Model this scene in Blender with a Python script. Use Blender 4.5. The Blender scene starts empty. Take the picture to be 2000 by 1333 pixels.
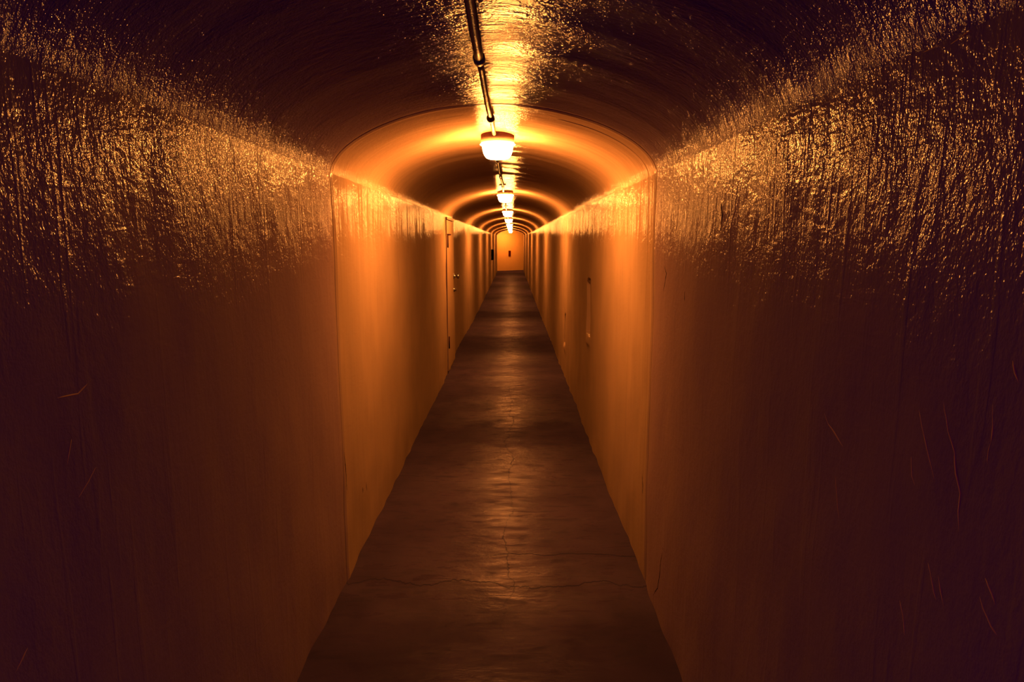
import bpy, bmesh, math, random
from mathutils import Vector, noise

random.seed(4)
sc = bpy.context.scene
COL = sc.collection

# ---------------------------------------------------------------- dimensions
W = 1.35                       # corridor width
CX = -0.0756                   # corridor axis (camera stands a little right of it)
HW = W / 2
XL, XR = CX - HW, CX + HW
CAM_H = 1.525
SPRING = 1.805                 # top of the upright walls
CROWN = 2.085
RISE = CROWN - SPRING
Y0, Y1 = -0.8, 35.6
SEAM = 2.82                    # construction joint across walls, vault, floor
LAMP_Y = [3.62, 7.60, 11.80, 16.10, 20.40, 24.80, 29.20, 33.70]


# ---------------------------------------------------------------- helpers
def link(o, parent=None):
    COL.objects.link(o)
    if parent:
        o.parent = parent
    return o


def obj(name, bm, mat, parent=None, smooth=True, loc=None):
    me = bpy.data.meshes.new(name)
    bmesh.ops.recalc_face_normals(bm, faces=bm.faces[:])
    bm.to_mesh(me)
    bm.free()
    if smooth:
        for p in me.polygons:
            p.use_smooth = True
    me.materials.append(mat)
    o = bpy.data.objects.new(name, me)
    if loc:
        o.location = loc
    return link(o, parent)


def thing(name, label, cat, loc=(0, 0, 0), group=None):
    o = bpy.data.objects.new(name, None)
    o.empty_display_size = 0.05
    o.location = loc
    o['label'] = label
    o['category'] = cat
    if group:
        o['group'] = group
    return link(o)


def copy_tree(root, loc, label):
    r = root.copy()
    COL.objects.link(r)
    r.location = loc
    r['label'] = label
    for ch in list(root.children):
        c = ch.copy()
        COL.objects.link(c)
        c.parent = r
        for g in ch.children:
            d = g.copy()
            COL.objects.link(d)
            d.parent = c
    return r


def box_bm(x0, x1, y0, y1, z0, z1, bevel=0.0, seg=2):
    bm = bmesh.new()
    bmesh.ops.create_cube(bm, size=1)
    for v in bm.verts:
        v.co = Vector(((x0 + x1) / 2 + v.co.x * (x1 - x0),
                       (y0 + y1) / 2 + v.co.y * (y1 - y0),
                       (z0 + z1) / 2 + v.co.z * (z1 - z0)))
    if bevel:
        bmesh.ops.bevel(bm, geom=bm.edges[:], offset=bevel, segments=seg, affect='EDGES', profile=0.5)
    return bm


def lathe_bm(profile, seg=40, axis='Z'):
    """profile: list of (radius, height); closed at both ends when radius 0."""
    bm = bmesh.new()
    rings = []
    for r, h in profile:
        if r < 1e-6:
            rings.append([bm.verts.new((0, 0, h))])
        else:
            rings.append([bm.verts.new((r * math.cos(2 * math.pi * i / seg),
                                        r * math.sin(2 * math.pi * i / seg), h)) for i in range(seg)])
    for a, b in zip(rings, rings[1:]):
        if len(a) == 1 and len(b) == 1:
            continue
        for i in range(seg):
            j = (i + 1) % seg
            if len(a) == 1:
                bm.faces.new((a[0], b[i], b[j]))
            elif len(b) == 1:
                bm.faces.new((a[i], b[0], a[j]))
            else:
                bm.faces.new((a[i], b[i], b[j], a[j]))
    if axis == 'X':
        for v in bm.verts:
            x, y, z = v.co
            v.co = (z, x, y)
    if axis == 'Y':
        for v in bm.verts:
            x, y, z = v.co
            v.co = (x, z, y)
    return bm


def tube_bm(pts, r, seg=14):
    """a round pipe through pts (roughly along Y)."""
    bm = bmesh.new()
    rings = []
    for k, p in enumerate(pts):
        p = Vector(p)
        t = (Vector(pts[min(k + 1, len(pts) - 1)]) - Vector(pts[max(k - 1, 0)])).normalized()
        a = t.cross(Vector((0, 0, 1)))
        if a.length < 1e-4:
            a = Vector((1, 0, 0))
        a.normalize()
        b = a.cross(t)
        rings.append([bm.verts.new(p + r * (math.cos(2 * math.pi * i / seg) * a +
                                            math.sin(2 * math.pi * i / seg) * b)) for i in range(seg)])
    for A, B in zip(rings, rings[1:]):
        for i in range(seg):
            j = (i + 1) % seg
            bm.faces.new((A[i], A[j], B[j], B[i]))
    bm.faces.new(rings[0])
    bm.faces.new(rings[-1])
    return bm


# ---------------------------------------------------------------- materials
class NT:
    def __init__(self, name):
        self.m = bpy.data.materials.new(name)
        self.m.use_nodes = True
        self.t = self.m.node_tree
        self.b = self.t.nodes['Principled BSDF']
        self.obj = self.n('ShaderNodeTexCoord').outputs['Object']

    def n(self, kind, **kw):
        nd = self.t.nodes.new(kind)
        for k, v in kw.items():
            setattr(nd, k, v)
        return nd

    def put(self, sock, v):
        if isinstance(v, bpy.types.NodeSocket):
            self.t.links.new(v, sock)
        else:
            sock.default_value = v

    def math(self, op, a, b=0.0, c=None):
        nd = self.n('ShaderNodeMath', operation=op)
        self.put(nd.inputs[0], a)
        self.put(nd.inputs[1], b)
        if c is not None:
            self.put(nd.inputs[2], c)
        return nd.outputs[0]

    def scaled(self, s, off=(0, 0, 0)):
        nd = self.n('ShaderNodeMapping')
        self.put(nd.inputs['Vector'], self.obj)
        nd.inputs['Scale'].default_value = s
        nd.inputs['Location'].default_value = off
        return nd.outputs[0]

    def noise(self, vec, scale, detail=2.0, rough=0.5, dist=0.0):
        nd = self.n('ShaderNodeTexNoise')
        self.put(nd.inputs['Vector'], vec)
        nd.inputs['Scale'].default_value = scale
        nd.inputs['Detail'].default_value = detail
        nd.inputs['Roughness'].default_value = rough
        nd.inputs['Distortion'].default_value = dist
        return nd.outputs['Fac']

    def voro(self, vec, scale, feature='F1'):
        nd = self.n('ShaderNodeTexVoronoi', feature=feature)
        self.put(nd.inputs['Vector'], vec)
        nd.inputs['Scale'].default_value = scale
        return nd.outputs['Distance']

    def ramp(self, v, a, b, lo=0.0, hi=1.0):
        nd = self.n('ShaderNodeMapRange', interpolation_type='SMOOTHSTEP')
        self.put(nd.inputs['Value'], v)
        nd.inputs['From Min'].default_value = a
        nd.inputs['From Max'].default_value = b
        nd.inputs['To Min'].default_value = lo
        nd.inputs['To Max'].default_value = hi
        return nd.outputs['Result']

    def mix(self, f, a, b):
        nd = self.n('ShaderNodeMix', data_type='RGBA')
        self.put(nd.inputs['Factor'], f)
        self.put(nd.inputs[6], a)
        self.put(nd.inputs[7], b)
        return nd.outputs[2]

    def axis(self, i):
        nd = self.n('ShaderNodeSeparateXYZ')
        self.put(nd.inputs[0], self.obj)
        return nd.outputs[i]

    def bump(self, h, strength=1.0):
        nd = self.n('ShaderNodeBump')
        nd.inputs['Strength'].default_value = strength
        nd.inputs['Distance'].default_value = 1.0
        self.put(nd.inputs['Height'], h)
        self.put(self.b.inputs['Normal'], nd.outputs[0])

    def surface(self, col, gloss, edge, rough, tint=(1.0, 0.56, 0.26), body=0.2, sheen=None):
        """matt paint body under a thin varnish: diffuse plus a weak glossy film"""
        t = self.t
        out = next(n for n in t.nodes if n.type == 'OUTPUT_MATERIAL')
        nrm = self.b.inputs['Normal'].links[0].from_socket if self.b.inputs['Normal'].links else None
        t.nodes.remove(self.b)
        d = self.n('ShaderNodeBsdfDiffuse')
        g = self.n('ShaderNodeBsdfAnisotropic')
        self.put(d.inputs['Color'], col)
        lw = self.n('ShaderNodeLayerWeight')
        lw.inputs['Blend'].default_value = 0.5
        k = self.math('MULTIPLY_ADD', self.math('POWER', lw.outputs['Facing'], 5.0), edge, gloss)
        if sheen is not None:
            k = self.math('MULTIPLY', k, sheen)
        mx = self.n('ShaderNodeVectorMath', operation='SCALE')
        mx.inputs[0].default_value = tint
        self.put(mx.inputs['Scale'], k)
        self.put(g.inputs['Color'], mx.outputs[0])
        self.put(g.inputs['Roughness'], rough)
        if nrm is not None:
            geo = self.n('ShaderNodeNewGeometry').outputs['Normal']
            nm = self.n('ShaderNodeMix', data_type='VECTOR')
            nm.inputs['Factor'].default_value = body
            self.put(nm.inputs[4], geo)
            self.put(nm.inputs[5], nrm)
            nn = self.n('ShaderNodeVectorMath', operation='NORMALIZE')
            self.put(nn.inputs[0], nm.outputs[1])
            self.put(d.inputs['Normal'], nn.outputs[0])
            self.put(g.inputs['Normal'], nrm)
        a = self.n('ShaderNodeAddShader')
        self.put(a.inputs[0], d.outputs[0])
        self.put(a.inputs[1], g.outputs[0])
        self.put(out.inputs['Surface'], a.outputs[0])

    def add(self, *hs):
        r = hs[0]
        for h in hs[1:]:
            r = self.math('ADD', r, h)
        return r

    def mul(self, a, b):
        return self.math('MULTIPLY', a, b)


PAINT = (0.080, 0.0305, 0.009)


def paint_mat(name, kind):
    """thick glossy cream paint over hand-trowelled plaster"""
    s = NT(name)
    y = s.axis(1)
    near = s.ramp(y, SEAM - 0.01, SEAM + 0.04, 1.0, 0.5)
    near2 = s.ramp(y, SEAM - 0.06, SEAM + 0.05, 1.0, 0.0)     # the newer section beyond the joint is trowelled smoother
    if kind == 'wall':
        grain = s.noise(s.scaled((1, 1, 0.62)), 27, 4.0, 0.70)
        runs = s.noise(s.scaled((1, 1, 0.05)), 26, 2, 0.6)
        trowel = s.noise(s.scaled((1, 1.0, 2.6)), 11, 2, 0.6, 0.8)
        mask = s.noise(s.scaled((1, 1, 0.7)), 3.2, 2, 0.6)
        # rough stipple comes and goes in patches on the old section; the newer one is brushed smooth, with upright ripples
        amp = s.mul(s.ramp(mask, 0.34, 0.55, 0.0046, 0.0082), s.ramp(near2, 0.0, 1.0, 0.26, 1.0))
        h = s.add(s.mul(grain, amp),
                  s.mul(runs, s.ramp(near2, 0.0, 1.0, 0.0050, 0.0022)),
                  s.mul(s.noise(s.scaled((1, 1, 0.035), (2, 5, 3)), 7.5, 2, 0.6), s.ramp(near2, 0.0, 1.0, 0.011, 0.006)),
                  s.mul(s.ramp(runs, 0.60, 0.66), 0.0012),
                  s.mul(s.mul(trowel, s.ramp(mask, 0.62, 0.46)), 0.0032))
        fleck = s.ramp(runs, 0.30, 0.27)
        stain = s.ramp(mask, 0.3, 0.7)
    else:
        grain = s.noise(s.scaled((0.7, 1.15, 1)), 28, 4.0, 0.74)
        trowel = s.noise(s.scaled((0.2, 1.5, 0.3)), 13, 3, 0.6, 0.5)
        h = s.add(s.mul(s.mul(grain, 0.0125), near),
                  s.mul(trowel, 0.0085))
        stain = s.ramp(trowel, 0.3, 0.7)
    s.bump(h)
    c = s.mix(stain, tuple(0.86 * v for v in PAINT) + (1,), PAINT + (1,))
    if kind == 'wall':
        c = s.mix(s.mul(fleck, 0.6), c, (0.05, 0.02, 0.008, 1))
    if kind == 'vault':
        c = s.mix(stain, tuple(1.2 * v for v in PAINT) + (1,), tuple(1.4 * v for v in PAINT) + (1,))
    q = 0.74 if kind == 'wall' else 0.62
    c = s.mix(near2, c, (q * PAINT[0], 0.96 * q * PAINT[1], 1.1 * PAINT[2], 1))   # near shade put into the colour: rough section before the joint darker, bluer
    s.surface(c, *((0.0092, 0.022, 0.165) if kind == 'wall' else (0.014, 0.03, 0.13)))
    return s.m


def floor_mat():
    s = NT('worn_concrete')
    a = s.noise(s.scaled((1, 1, 1)), 3.2, 5, 0.6, 0.4)
    b = s.noise(s.scaled((0.5, 1.7, 1)), 11, 5, 0.62, 0.6)
    dark = s.ramp(b, 0.50, 0.70)
    c = s.mix(s.ramp(a, 0.35, 0.65), (0.009, 0.0034, 0.0030, 1), (0.012, 0.0045, 0.0038, 1))
    c = s.mix(s.mul(dark, 0.4), c, (0.004, 0.0018, 0.0018, 1))
    # lighter patch of new screed along the right wall
    x, y = s.axis(0), s.axis(1)
    # hairline crack running down the middle
    wob = s.math('MULTIPLY_ADD', s.noise(s.obj, 1.7, 5, 0.65), 0.26, -0.13)
    d = s.math('ABSOLUTE', s.math('SUBTRACT', s.math('ADD', x, 0.015), wob))
    crack = s.mul(s.ramp(d, 0.001, 0.004, 1.0, 0.0), s.mul(s.ramp(y, 2.4, 3.1, 0.25, 1.0), s.ramp(y, 5.5, 9.0, 1.0, 0.2)))
    # joint across the floor at the seam, broken and uneven
    wj = s.math('MULTIPLY_ADD', s.noise(s.scaled((1, 0.02, 1)), 4.0, 5, 0.6), 0.34, -0.17 + SEAM - 0.02)
    dj = s.math('ABSOLUTE', s.math('SUBTRACT', y, wj))
    joint = s.ramp(dj, 0.002, 0.007, 1.0, 0.0)
    wk = s.math('MULTIPLY_ADD', s.noise(s.scaled((1, 0.02, 1), (4, 3, 0)), 3.0, 4, 0.6), 0.16, -0.08 + SEAM + 0.27)
    dk = s.math('ABSOLUTE', s.math('SUBTRACT', y, wk))
    joint2 = s.mul(s.ramp(dk, 0.002, 0.006, 1.0, 0.0), s.ramp(x, -0.25, -0.02))
    lines = s.math('MAXIMUM', s.math('MAXIMUM', crack, joint), joint2)
    c = s.mix(s.mul(lines, 0.6), c, (0.003, 0.0018, 0.0016, 1))
    h = s.add(s.mul(s.noise(s.scaled((0.6, 1.6, 1)), 7, 4, 0.55), 0.006),
              s.mul(s.noise(s.obj, 60, 3, 0.55), 0.0006))
    s.bump(h)
    # shade between lamps and up front painted as weaker gloss; stains dull it too
    wy = s.math('ADD', y, s.mul(s.math('SUBTRACT', a, 0.5), 0.7))

    def strip(c0, w):
        return s.ramp(s.math('ABSOLUTE', s.math('SUBTRACT', wy, c0)), w * 0.4, w, 1.0, 0.0)
    dull = s.math('MAXIMUM', strip(5.15, 0.45), s.math('MAXIMUM', strip(9.9, 1.2), strip(14.0, 1.0)))
    dull = s.math('MAXIMUM', dull, s.ramp(wy, 2.3, 2.9, 0.85, 0.0))
    sheen = s.mul(s.math('MULTIPLY_ADD', dull, -0.72, 1.0), s.math('MULTIPLY_ADD', lines, -0.7, 1.0))
    sheen = s.mul(sheen, s.math('MULTIPLY_ADD', dark, -0.5, 1.0))
    sheen = s.mul(sheen, s.ramp(s.noise(s.scaled((0.4, 1, 1), (3, 1, 0)), 1.5, 3, 0.6), 0.3, 0.65, 0.45, 1.15))
    s.surface(c, 0.0085, 0.0, s.ramp(b, 0.3, 0.7, 0.25, 0.42), tint=(1.0, 0.50, 0.25), sheen=sheen)
    return s.m


def plain_mat(name, col, rough=0.4, gloss=0.006, edge=0.01, bump=0.0, bscale=60):
    """an ordinary painted surface with a slight sheen"""
    s = NT(name)
    f = s.noise(s.obj, 25, 3, 0.6)
    lo = tuple(c * 0.82 for c in col) + (1,)
    c = s.mix(f, lo, tuple(col) + (1,))
    if bump:
        s.bump(s.mul(s.noise(s.obj, bscale, 3, 0.55), bump))
    s.surface(c, gloss, edge, rough, body=1.0)
    return s.m


def lamp_mat():
    s = NT('lit_frosted_glass')
    s.b.inputs['Base Color'].default_value = (0.9, 0.8, 0.6, 1)
    s.b.inputs['Roughness'].default_value = 0.3
    ribs = s.noise(s.obj, 40, 1, 0.5)
    s.put(s.b.inputs['Emission Color'], s.mix(ribs, (1.0, 0.55, 0.20, 1), (1.0, 0.58, 0.22, 1)))
    nz = s.n('ShaderNodeSeparateXYZ')
    s.put(nz.inputs[0], s.n('ShaderNodeNewGeometry').outputs['Normal'])
    # the bulb sits low in the glass: the bottom glows harder than the ribbed sides
    s.put(s.b.inputs['Emission Strength'], s.ramp(s.mul(nz.outputs[2], -1.0), 0.1, 0.9, 1700.0, 2700.0))
    return s.m


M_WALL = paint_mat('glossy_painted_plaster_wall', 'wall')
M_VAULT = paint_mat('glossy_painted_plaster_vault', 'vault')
M_FLOOR = floor_mat()
M_END = plain_mat('smooth_painted_end_wall', (0.19, 0.064, 0.011), 0.4, bump=0.004, bscale=8)
M_DOOR = plain_mat('painted_door', (0.085, 0.032, 0.009), 0.3, 0.006, 0.0, bump=0.0015, bscale=40)
M_BRASS = plain_mat('polished_metal', (0.010, 0.006, 0.003), 0.16, 0.14, 0.1)
M_HINGE = plain_mat('dark_red_metal', (0.010, 0.0015, 0.001), 0.5, 0.001, 0.0)
M_PIPE = plain_mat('painted_steel_pipe', (0.05, 0.021, 0.007), 0.3, 0.012, 0.02, bump=0.0012, bscale=120)
M_BASE = plain_mat('painted_lamp_base', (0.085, 0.038, 0.013), 0.4)
M_GLASS = lamp_mat()
M_BLACK = plain_mat('black_box_enamel', (0.0007, 0.0006, 0.0006), 0.5, 0.0004, 0.0)
M_RED = plain_mat('dark_red_plate', (0.014, 0.0006, 0.0006), 0.5, 0.0003, 0.0)
M_RUN_GLINT = plain_mat('painted_glint_on_run', (0.20, 0.075, 0.008), 0.5, 0.001, 0.0)  # pale colour paints in the lamplight caught by raised runs
M_CRACK = plain_mat('dirt_in_crack', (0.006, 0.0025, 0.0012), 0.6, 0.0005, 0.0)

# ---------------------------------------------------------------- shell


def undul(u, y, side):
    """slow unevenness of the trowelled surface (m), positive = outwards"""
    o = side * 13.7
    v = 0.010 * noise.noise(Vector((u * 1.1 + o, y * 1.3, o)))
    v += 0.005 * noise.noise(Vector((u * 3.1 + o, y * 4.0, o + 5)))
    v += 0.0022 * noise.noise(Vector((u * 6.0 + o, y * 11.0, o + 9)))
    return v


def seam_groove(y, u, right):
    g = 0.0
    wob = 0.012 * noise.noise(Vector((u * 2.2, 4.4, 1.0)))
    d = abs(y - SEAM - wob)
    g += 0.004 * max(0.0, 1 - d / 0.007)
    g -= 0.0025 * math.exp(-((y - SEAM - 0.035 - wob) / 0.016) ** 2)
    if right:
        d2 = abs(y - SEAM - 0.17 + 0.5 * wob)
        g += 0.003 * max(0.0, 1 - d2 / 0.007) * min(1.0, max(0.0, (u - 0.9) / 0.5))
    return g


def y_samples(extra=()):
    ys = []
    y = Y0
    while y < Y1:
        ys.append(y)
        if SEAM - 0.06 < y < SEAM + 0.26:
            y += 0.004
        else:
            y += 0.022 if y < 4.5 else (0.05 if y < 13 else 0.12)
    ys.append(Y1)
    for e in extra:
        ys += [e - 0.003, e + 0.003]
    return sorted(ys)


def grid_obj(name, us, ys, f, mat):
    bm = bmesh.new()
    rows = [[bm.verts.new(f(u, y)) for u in us] for y in ys]
    for a, b in zip(rows, rows[1:]):
        for i in range(len(us) - 1):
            bm.faces.new((a[i], a[i + 1], b[i + 1], b[i]))
    me = bpy.data.meshes.new(name)
    bm.to_mesh(me)
    bm.free()
    for p in me.polygons:
        p.use_smooth = True
    me.materials.append(mat)
    o = link(bpy.data.objects.new(name, me))
    o['kind'] = 'structure'
    return o


def frange(a, b, n):
    return [a + (b - a) * i / n for i in range(n + 1)]


def step(a, b, v):
    t = min(1.0, max(0.0, (v - a) / (b - a)))
    return t * t * (3 - 2 * t)


DOOR_Y = (7.60, 8.50)
NICHES = [(5.06, 5.36, 0.80, 1.24, 0.045), (7.34, 7.50, 0.39, 0.72, 0.030)]


def left_out(z, y):
    o = undul(z, y, 1) + seam_groove(y, z, False)
    # beyond the door the wall stands a little further back
    o += 0.035 * step(DOOR_Y[1], DOOR_Y[1] + 0.03, y) * (1 - step(9.5, 13, y))
    # ragged foot of the wall
    o += 0.012 * noise.noise(Vector((3.0, y * 5.0, 2.0))) * max(0.0, 1 - z / 0.10)
    return o


def right_out(z, y):
    o = undul(z, y, 2) + seam_groove(y, z, True)
    for a, b, c, d, dep in NICHES:
        zt = d - 0.25 * max(0.0, y - (a + b) / 2)
        if a < y < b and c < z < zt:
            o += dep
        o -= 0.022 * math.exp(-((y - (a + b) / 2) / 0.10) ** 2 - ((z - c + 0.05) / 0.035) ** 2)
    o += 0.012 * noise.noise(Vector((8.0, y * 5.0, 2.0))) * max(0.0, 1 - z / 0.10)
    return o


def taper(y):
    return 1.0


zs = frange(-0.04, SPRING - 0.12, 44) + frange(SPRING - 0.12, SPRING, 10)[1:]
zs_r = sorted(zs + [e for n in NICHES for q in (n[2], n[3]) for e in (q - 0.004, q + 0.004)])
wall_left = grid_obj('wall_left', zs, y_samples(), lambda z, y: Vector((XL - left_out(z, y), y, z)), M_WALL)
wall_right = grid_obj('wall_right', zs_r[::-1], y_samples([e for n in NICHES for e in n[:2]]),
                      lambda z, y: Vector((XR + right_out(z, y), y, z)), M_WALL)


def vault_pt(t, y):
    """t = 0 at the left spring .. pi at the right spring"""
    c, s_ = math.cos(t), math.sin(t)
    ex = 1.12
    px = -math.copysign(abs(c) ** ex, c) * HW
    pz = s_ ** ex * RISE
    n = Vector((-c / HW, 0, s_ / RISE)).normalized()
    k = 0.5 - 0.5 * c
    k = k * k * (3 - 2 * k)
    oL = undul(SPRING, y, 1) + 0.035 * step(DOOR_Y[1], DOOR_Y[1] + 0.03, y) * (1 - step(9.5, 13, y)) * max(0.0, c) ** 6
    oR = undul(SPRING, y, 2)
    mid = 4 * k * (1 - k)
    out = oL * (1 - k) + oR * k
    out += mid * (0.010 * noise.noise(Vector((px * 2.0, y * 1.6, 21.0))) +
                  0.007 * noise.noise(Vector((px * 3.0, y * 4.6, 25.0))))
    out += seam_groove(y, SPRING, c < -0.45)
    return Vector((CX + px, y, SPRING + pz)) + n * out


ts = [math.pi * i / 96 for i in range(97)]
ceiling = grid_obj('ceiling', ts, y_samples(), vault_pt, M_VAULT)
floor = grid_obj('floor', frange(XL - 0.08, XR + 0.08, 40), y_samples()[::2],
                 lambda x, y: Vector((x, y, 0.006 * noise.noise(Vector((x * 1.7, y * 1.1, 3.0))) +
                                      0.10 * step(31.5, 36, y) * 0.6)), M_FLOOR)


def vault_z(x, y=None):
    v = -(x - CX) / HW
    t = math.acos(math.copysign(min(1.0, abs(v)) ** (1 / 1.12), v))
    return vault_pt(t, y).z


# end wall, turned slightly because the passage bends away there
bm = bmesh.new()
quad = [Vector((XL - 0.1, 34.15, 0)), Vector((XR + 0.1, 35.0, 0))]
thick = Vector((-0.05, 0.12, 0))
vs = [bm.verts.new(q + off + Vector((0, 0, z))) for off in (Vector(), thick) for q in quad for z in (-0.05, 2.2)]
for idx in ((0, 2, 3, 1), (4, 5, 7, 6), (0, 1, 5, 4), (2, 6, 7, 3), (1, 3, 7, 5), (0, 4, 6, 2)):
    bm.faces.new([vs[i] for i in idx])
end = obj('wall_back', bm, M_END, smooth=False)
end['kind'] = 'structure'

# ---------------------------------------------------------------- paint runs with their glint painted on, and cracks, on the near walls
RUNS_R = [[(0.906, 1.322), (0.9, 1.294), (0.886, 1.265), (0.87, 1.242), (0.862, 1.215), (0.848, 1.192), (0.846, 1.168), (0.839, 1.128)], [(0.813, 1.323), (0.808, 1.298), (0.809, 1.265), (0.806, 1.24)], [(0.79, 1.386), (0.782, 1.369), (0.77, 1.353)], [(0.963, 1.211), (0.954, 1.178), (0.935, 1.156)], [(1.243, 1.201), (1.224, 1.182), (1.187, 1.167), (1.16, 1.152)], [(0.899, 1.075), (0.88, 1.047), (0.864, 1.017)], [(0.876, 1.072), (0.86, 1.046), (0.849, 1.022)], [(0.79, 1.082), (0.779, 1.067), (0.763, 1.053), (0.747, 1.046)], [(0.785, 1.109), (0.77, 1.093), (0.76, 1.078)], [(0.953, 0.986), (0.939, 0.961), (0.93, 0.928)], [(0.956, 1.28), (0.936, 1.247), (0.915, 1.216), (0.899, 1.187)], [(1.192, 1.107), (1.168, 1.052), (1.154, 1.008)], [(0.933, 1.822), (0.938, 1.809), (0.952, 1.799), (0.976, 1.795)], [(1.038, 1.864), (1.026, 1.846), (1.003, 1.822), (0.991, 1.806)]]
RUNS_L = [[(1.159, 1.128), (1.129, 1.105), (1.092, 1.082)], [(1.098, 1.194), (1.087, 1.166), (1.08, 1.146)], [(0.957, 0.903), (0.932, 0.885), (0.914, 0.872)], [(1.058, 1.271), (1.122, 1.265), (1.168, 1.287)], [(1.367, 1.728), (1.397, 1.702), (1.43, 1.665)]]
CRACKS_R = [[(2.641, 0.025), (2.588, 0.082), (2.536, 0.125), (2.509, 0.195), (2.499, 0.254), (2.461, 0.359)], [(2.946, 0.479), (2.912, 0.418), (2.926, 0.351)], [(2.631, 1.439), (2.573, 1.402), (2.631, 1.319)], [(2.293, 1.363), (2.287, 1.319)], [(1.949, 1.644), (1.924, 1.6), (1.935, 1.55)]]
CRACKS_L = [[(2.839, 0.635), (2.856, 0.511), (2.869, 0.35)], [(3.257, 0.314), (3.283, 0.249)], [(3.186, 0.314), (3.191, 0.272)]]


def wall_line(name, side, pts, r, mat, sink, parent):
    """a thin raised run or filled crack that follows the wall surface through (y, z) points"""
    fine = []
    for (ya, za), (yb, zb) in zip(pts, pts[1:]):
        n = max(2, int(math.hypot(yb - ya, zb - za) / 0.010))
        fine += [(ya + (yb - ya) * i / n, za + (zb - za) * i / n) for i in range(n)]
    fine.append(pts[-1])
    bm = bmesh.new()
    rings = []
    for k, (y, z) in enumerate(fine):
        y += 0.004 * noise.noise(Vector((y * 30, z * 30, 1.0)))
        z = min(z, SPRING - 0.004)
        x = (XR + right_out(z, y) + sink) if side == 'R' else (XL - left_out(z, y) - sink)
        f = k / (len(fine) - 1)
        rr = r * (0.55 + 0.45 * math.sin(math.pi * min(1, max(0, f)))) * (1 + 0.35 * noise.noise(Vector((y * 60, z * 60, 7.0))))
        t = Vector((0, fine[min(k + 1, len(fine) - 1)][0] - fine[max(k - 1, 0)][0],
                    fine[min(k + 1, len(fine) - 1)][1] - fine[max(k - 1, 0)][1])).normalized()
        a = Vector((1, 0, 0))
        b = t.cross(a)
        rings.append([bm.verts.new(Vector((x, y, z)) + rr * (math.cos(i * math.pi / 4) * a + math.sin(i * math.pi / 4) * b))
                      for i in range(8)])
    for A, B in zip(rings, rings[1:]):
        for i in range(8):
            bm.faces.new((A[i], A[(i + 1) % 8], B[(i + 1) % 8], B[i]))
    bm.faces.new(rings[0])
    bm.faces.new(rings[-1])
    return obj(name, bm, mat, parent)


for side, runs_, cracks_, wall in (('R', RUNS_R, CRACKS_R, wall_right), ('L', RUNS_L, CRACKS_L, wall_left)):
    for p in runs_:
        wall_line('paint_run_glint', side, p, 0.0020, M_RUN_GLINT, 0.0013, wall)
    for p in cracks_:
        wall_line('crack', side, p, 0.0030, M_CRACK, 0.0018, wall)

# ---------------------------------------------------------------- door in the left wall
dx = XL + 0.016
door = obj('door_1', box_bm(XL - 0.03, dx, DOOR_Y[0], DOOR_Y[1] - 0.02, 0.03, 1.765, 0.004), M_DOOR, smooth=False)
door['kind'] = 'structure'
for z in (1.525, 0.365):
    hb = lathe_bm([(0, -0.07), (0.011, -0.07), (0.011, 0.07), (0, 0.07)], 12)
    for v in hb.verts:
        v.co += Vector((dx + 0.004, DOOR_Y[0] + 0.035, z))
    obj('hinge', hb, M_HINGE, door)


def at(bmx, x, y, z):
    for v in bmx.verts:
        v.co += Vector((x, y, z))
    return bmx


knob = obj('door_knob', at(lathe_bm([(0, 0), (0.034, 0), (0.034, 0.008), (0.014, 0.012), (0.012, 0.034),
                                     (0.026, 0.042), (0.031, 0.056), (0.026, 0.070), (0.0, 0.075)], 24, 'X'),
                           dx, DOOR_Y[1] - 0.11, 1.095), M_BRASS, door)
bolt = obj('deadbolt', at(lathe_bm([(0, 0), (0.030, 0), (0.030, 0.008), (0.020, 0.016), (0.018, 0.032),
                                    (0.0, 0.034)], 24, 'X'), dx, DOOR_Y[1] - 0.11, 0.925), M_BRASS, door)
obj('head_rail', box_bm(XL - 0.02, dx + 0.006, DOOR_Y[0], DOOR_Y[1] - 0.02, 1.772, 1.80, 0.003), M_DOOR, door, smooth=False)
obj('closer_plate', box_bm(dx - 0.002, dx + 0.010, DOOR_Y[0] + 0.03, DOOR_Y[0] + 0.40, 1.60, 1.612, 0.002), M_HINGE, door, smooth=False)

# ---------------------------------------------------------------- lamps
LX = CX + 0.0
ordinals = ['closest', 'second', 'third', 'fourth', 'fifth', 'sixth', 'seventh', 'farthest']


def lamp_label(k):
    if k == 0:
        return 'largest and nearest glowing bowl lamp under the vault, fed by the steel pipe'
    if k == 7:
        return 'farthest small glowing ceiling lamp, right in front of the orange end wall'
    return '%s glowing ceiling lamp from the front, in the receding row along the vault' % ordinals[k]


def make_lamp():
    t = thing('ceiling_light', lamp_label(0), 'lamp', group='ceiling lamps in a row along the tunnel')
    obj('base', lathe_bm([(0, 0.03), (0.088, 0.03), (0.088, -0.040), (0.084, -0.046), (0, -0.046)], 48), M_BASE, t)
    obj('rim', lathe_bm([(0.086, -0.0462), (0.092, -0.051), (0.080, -0.057)], 24), M_GLASS, t)
    prof = [(0.081, -0.056)]
    for i in range(1, 5):
        a = i / 4 * math.pi / 2
        prof.append((0.044 + 0.036 * math.cos(a) ** 0.9 if i < 4 else 0.044, -0.060 - 0.063 * math.sin(a) ** 1.15))
    prof += [(0, -0.1262)]
    obj('glass_bowl', lathe_bm(prof, 20), M_GLASS, t)
    return t


lamp = make_lamp()
for k, y in enumerate(LAMP_Y):
    loc = (LX, y, vault_z(LX, y))
    if k == 0:
        lamp.location = loc
    else:
        copy_tree(lamp, loc, lamp_label(k))

# ---------------------------------------------------------------- conduit runs
PX = CX - 0.020


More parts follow.
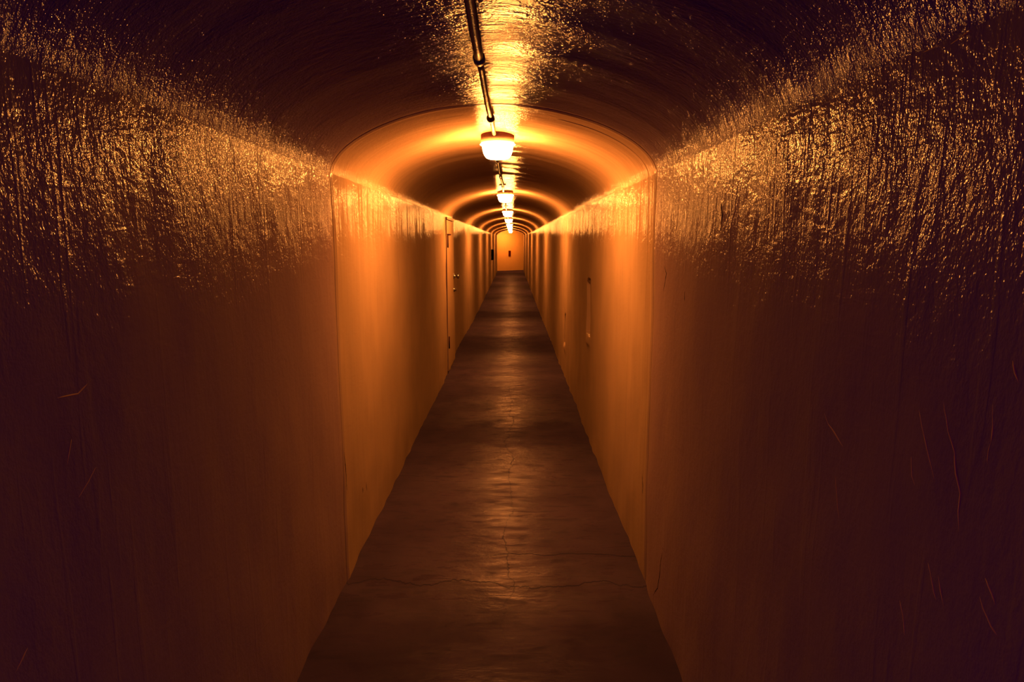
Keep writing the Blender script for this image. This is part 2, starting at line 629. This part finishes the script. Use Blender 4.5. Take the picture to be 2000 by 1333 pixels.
def conduit(y0, y1, r, couplings, clips, label, k):
    t = thing('conduit_pipe', label, 'pipe', (PX, y0, vault_z(PX, y0)), 'conduit runs feeding the ceiling lamps')
    o = Vector(t.location)

    def path(a, b, rr, n):
        pts = []
        for i in range(n + 1):
            y = a + (b - a) * i / n
            zz = vault_z(PX, y) - rr - 0.004
            pts.append(Vector((PX + 0.004 * math.sin(y * 2.1), y, zz)) - o)
        return pts
    cuts = [y0] + couplings + [y1]
    for i, (a, b) in enumerate(zip(cuts, cuts[1:])):
        rr = r[min(i, len(r) - 1)]
        obj('pipe', tube_bm(path(a, b, rr, max(4, int((b - a) / 0.12))), rr), M_PIPE, t)
    for c in couplings:
        p = path(c - 0.02, c + 0.02, r[0], 2)
        obj('coupling', tube_bm(p, r[0] * 1.35), M_PIPE, t)
    for c in clips:
        zc = vault_z(PX, c)
        b = tube_bm(path(c - 0.009, c + 0.009, r[-1], 2), r[-1] * 1.25)
        e = box_bm(-0.035, 0.035, c - 0.009 - o.y, c + 0.009 - o.y, zc - o.z - 0.006, zc - o.z + 0.004)
        me = bpy.data.meshes.new('x')
        e.to_mesh(me)
        e.free()
        b.from_mesh(me)
        bpy.data.meshes.remove(me)
        obj('clip', b, M_PIPE, t, smooth=False)
    return t


for k, y in enumerate(LAMP_Y):
    y1 = y - 0.075
    if k == 0:
        conduit(Y0 + 0.02, y1, [0.0135, 0.0105, 0.0095], [2.12, 3.08], [1.35],
                'nearest run of steel pipe along the vault, ending at the front lamp', k)
    else:
        y0 = LAMP_Y[k - 1] + 0.075
        lab = ('pipe run between the front lamp and the second lamp on the vault' if k == 1 else
               'distant pipe run on the vault between the %s lamp and the %s lamp' % (ordinals[k - 1], ordinals[k]))
        conduit(y0, y1, [0.0105], [y0 + 2.1], [y0 + 1.0, y0 + 3.1], lab, k)

# ---------------------------------------------------------------- small things far down the passage
bx = thing('wall_box', 'small black box standing proud of the left wall far down the tunnel', 'box', (XL - 0.01, 24.3, 0.86))
obj('case', box_bm(0, 0.085, -0.14, 0.14, 0, 0.38, 0.008), M_BLACK, bx, smooth=False)
obj('lid', box_bm(0.085, 0.098, -0.13, 0.13, 0.015, 0.365, 0.004), M_BLACK, bx, smooth=False)

n_end = Vector((quad[1].y - quad[0].y, -(quad[1].x - quad[0].x), 0)).normalized()
f = (-0.125 - quad[0].x) / (quad[1].x - quad[0].x)
pe = quad[0].lerp(quad[1], f)
pl = obj('wall_plate', box_bm(-0.06, 0.06, -0.03, 0.012, -0.14, 0.14, 0.006), M_RED, smooth=False, loc=(pe.x, pe.y - 0.005, 0.92))
pl.rotation_euler = (0, 0, math.atan2(quad[1].y - quad[0].y, quad[1].x - quad[0].x))
pl['label'] = 'small dark red upright plate fixed on the orange end wall'
pl['category'] = 'plate'

# ---------------------------------------------------------------- world: added blue-violet fill, let in behind the camera to tint the darks
w = bpy.data.worlds.new('World')
sc.world = w
w.use_nodes = True
bg = w.node_tree.nodes['Background']
bg.inputs[0].default_value = (0.12, 0.02, 1.0, 1)
bg.inputs[1].default_value = 9.0

# ---------------------------------------------------------------- camera
cd = bpy.data.cameras.new('camera')
cam = link(bpy.data.objects.new('camera', cd))
cd.sensor_width = 36.0
cd.lens = 1300 / 2000 * 36
cd.clip_start = 0.02
pitch = math.atan2(666.5 - 472, 1300)
cam.location = (0, 0, CAM_H)
cam.rotation_euler = (math.pi / 2 - pitch, 0, 0)
sc.camera = cam

sc.view_settings.view_transform = 'Standard'
sc.view_settings.look = 'None'
sc.view_settings.gamma = 1.0
sc.view_settings.exposure = 0.0
sc.view_settings.use_curve_mapping = False
sc.cycles.use_denoising = True
sc.cycles.adaptive_threshold = 0.03
sc.cycles.max_bounces = 5
sc.cycles.diffuse_bounces = 3
sc.cycles.glossy_bounces = 3
sc.cycles.sample_clamp_indirect = 6.0
sc.cycles.caustics_reflective = False
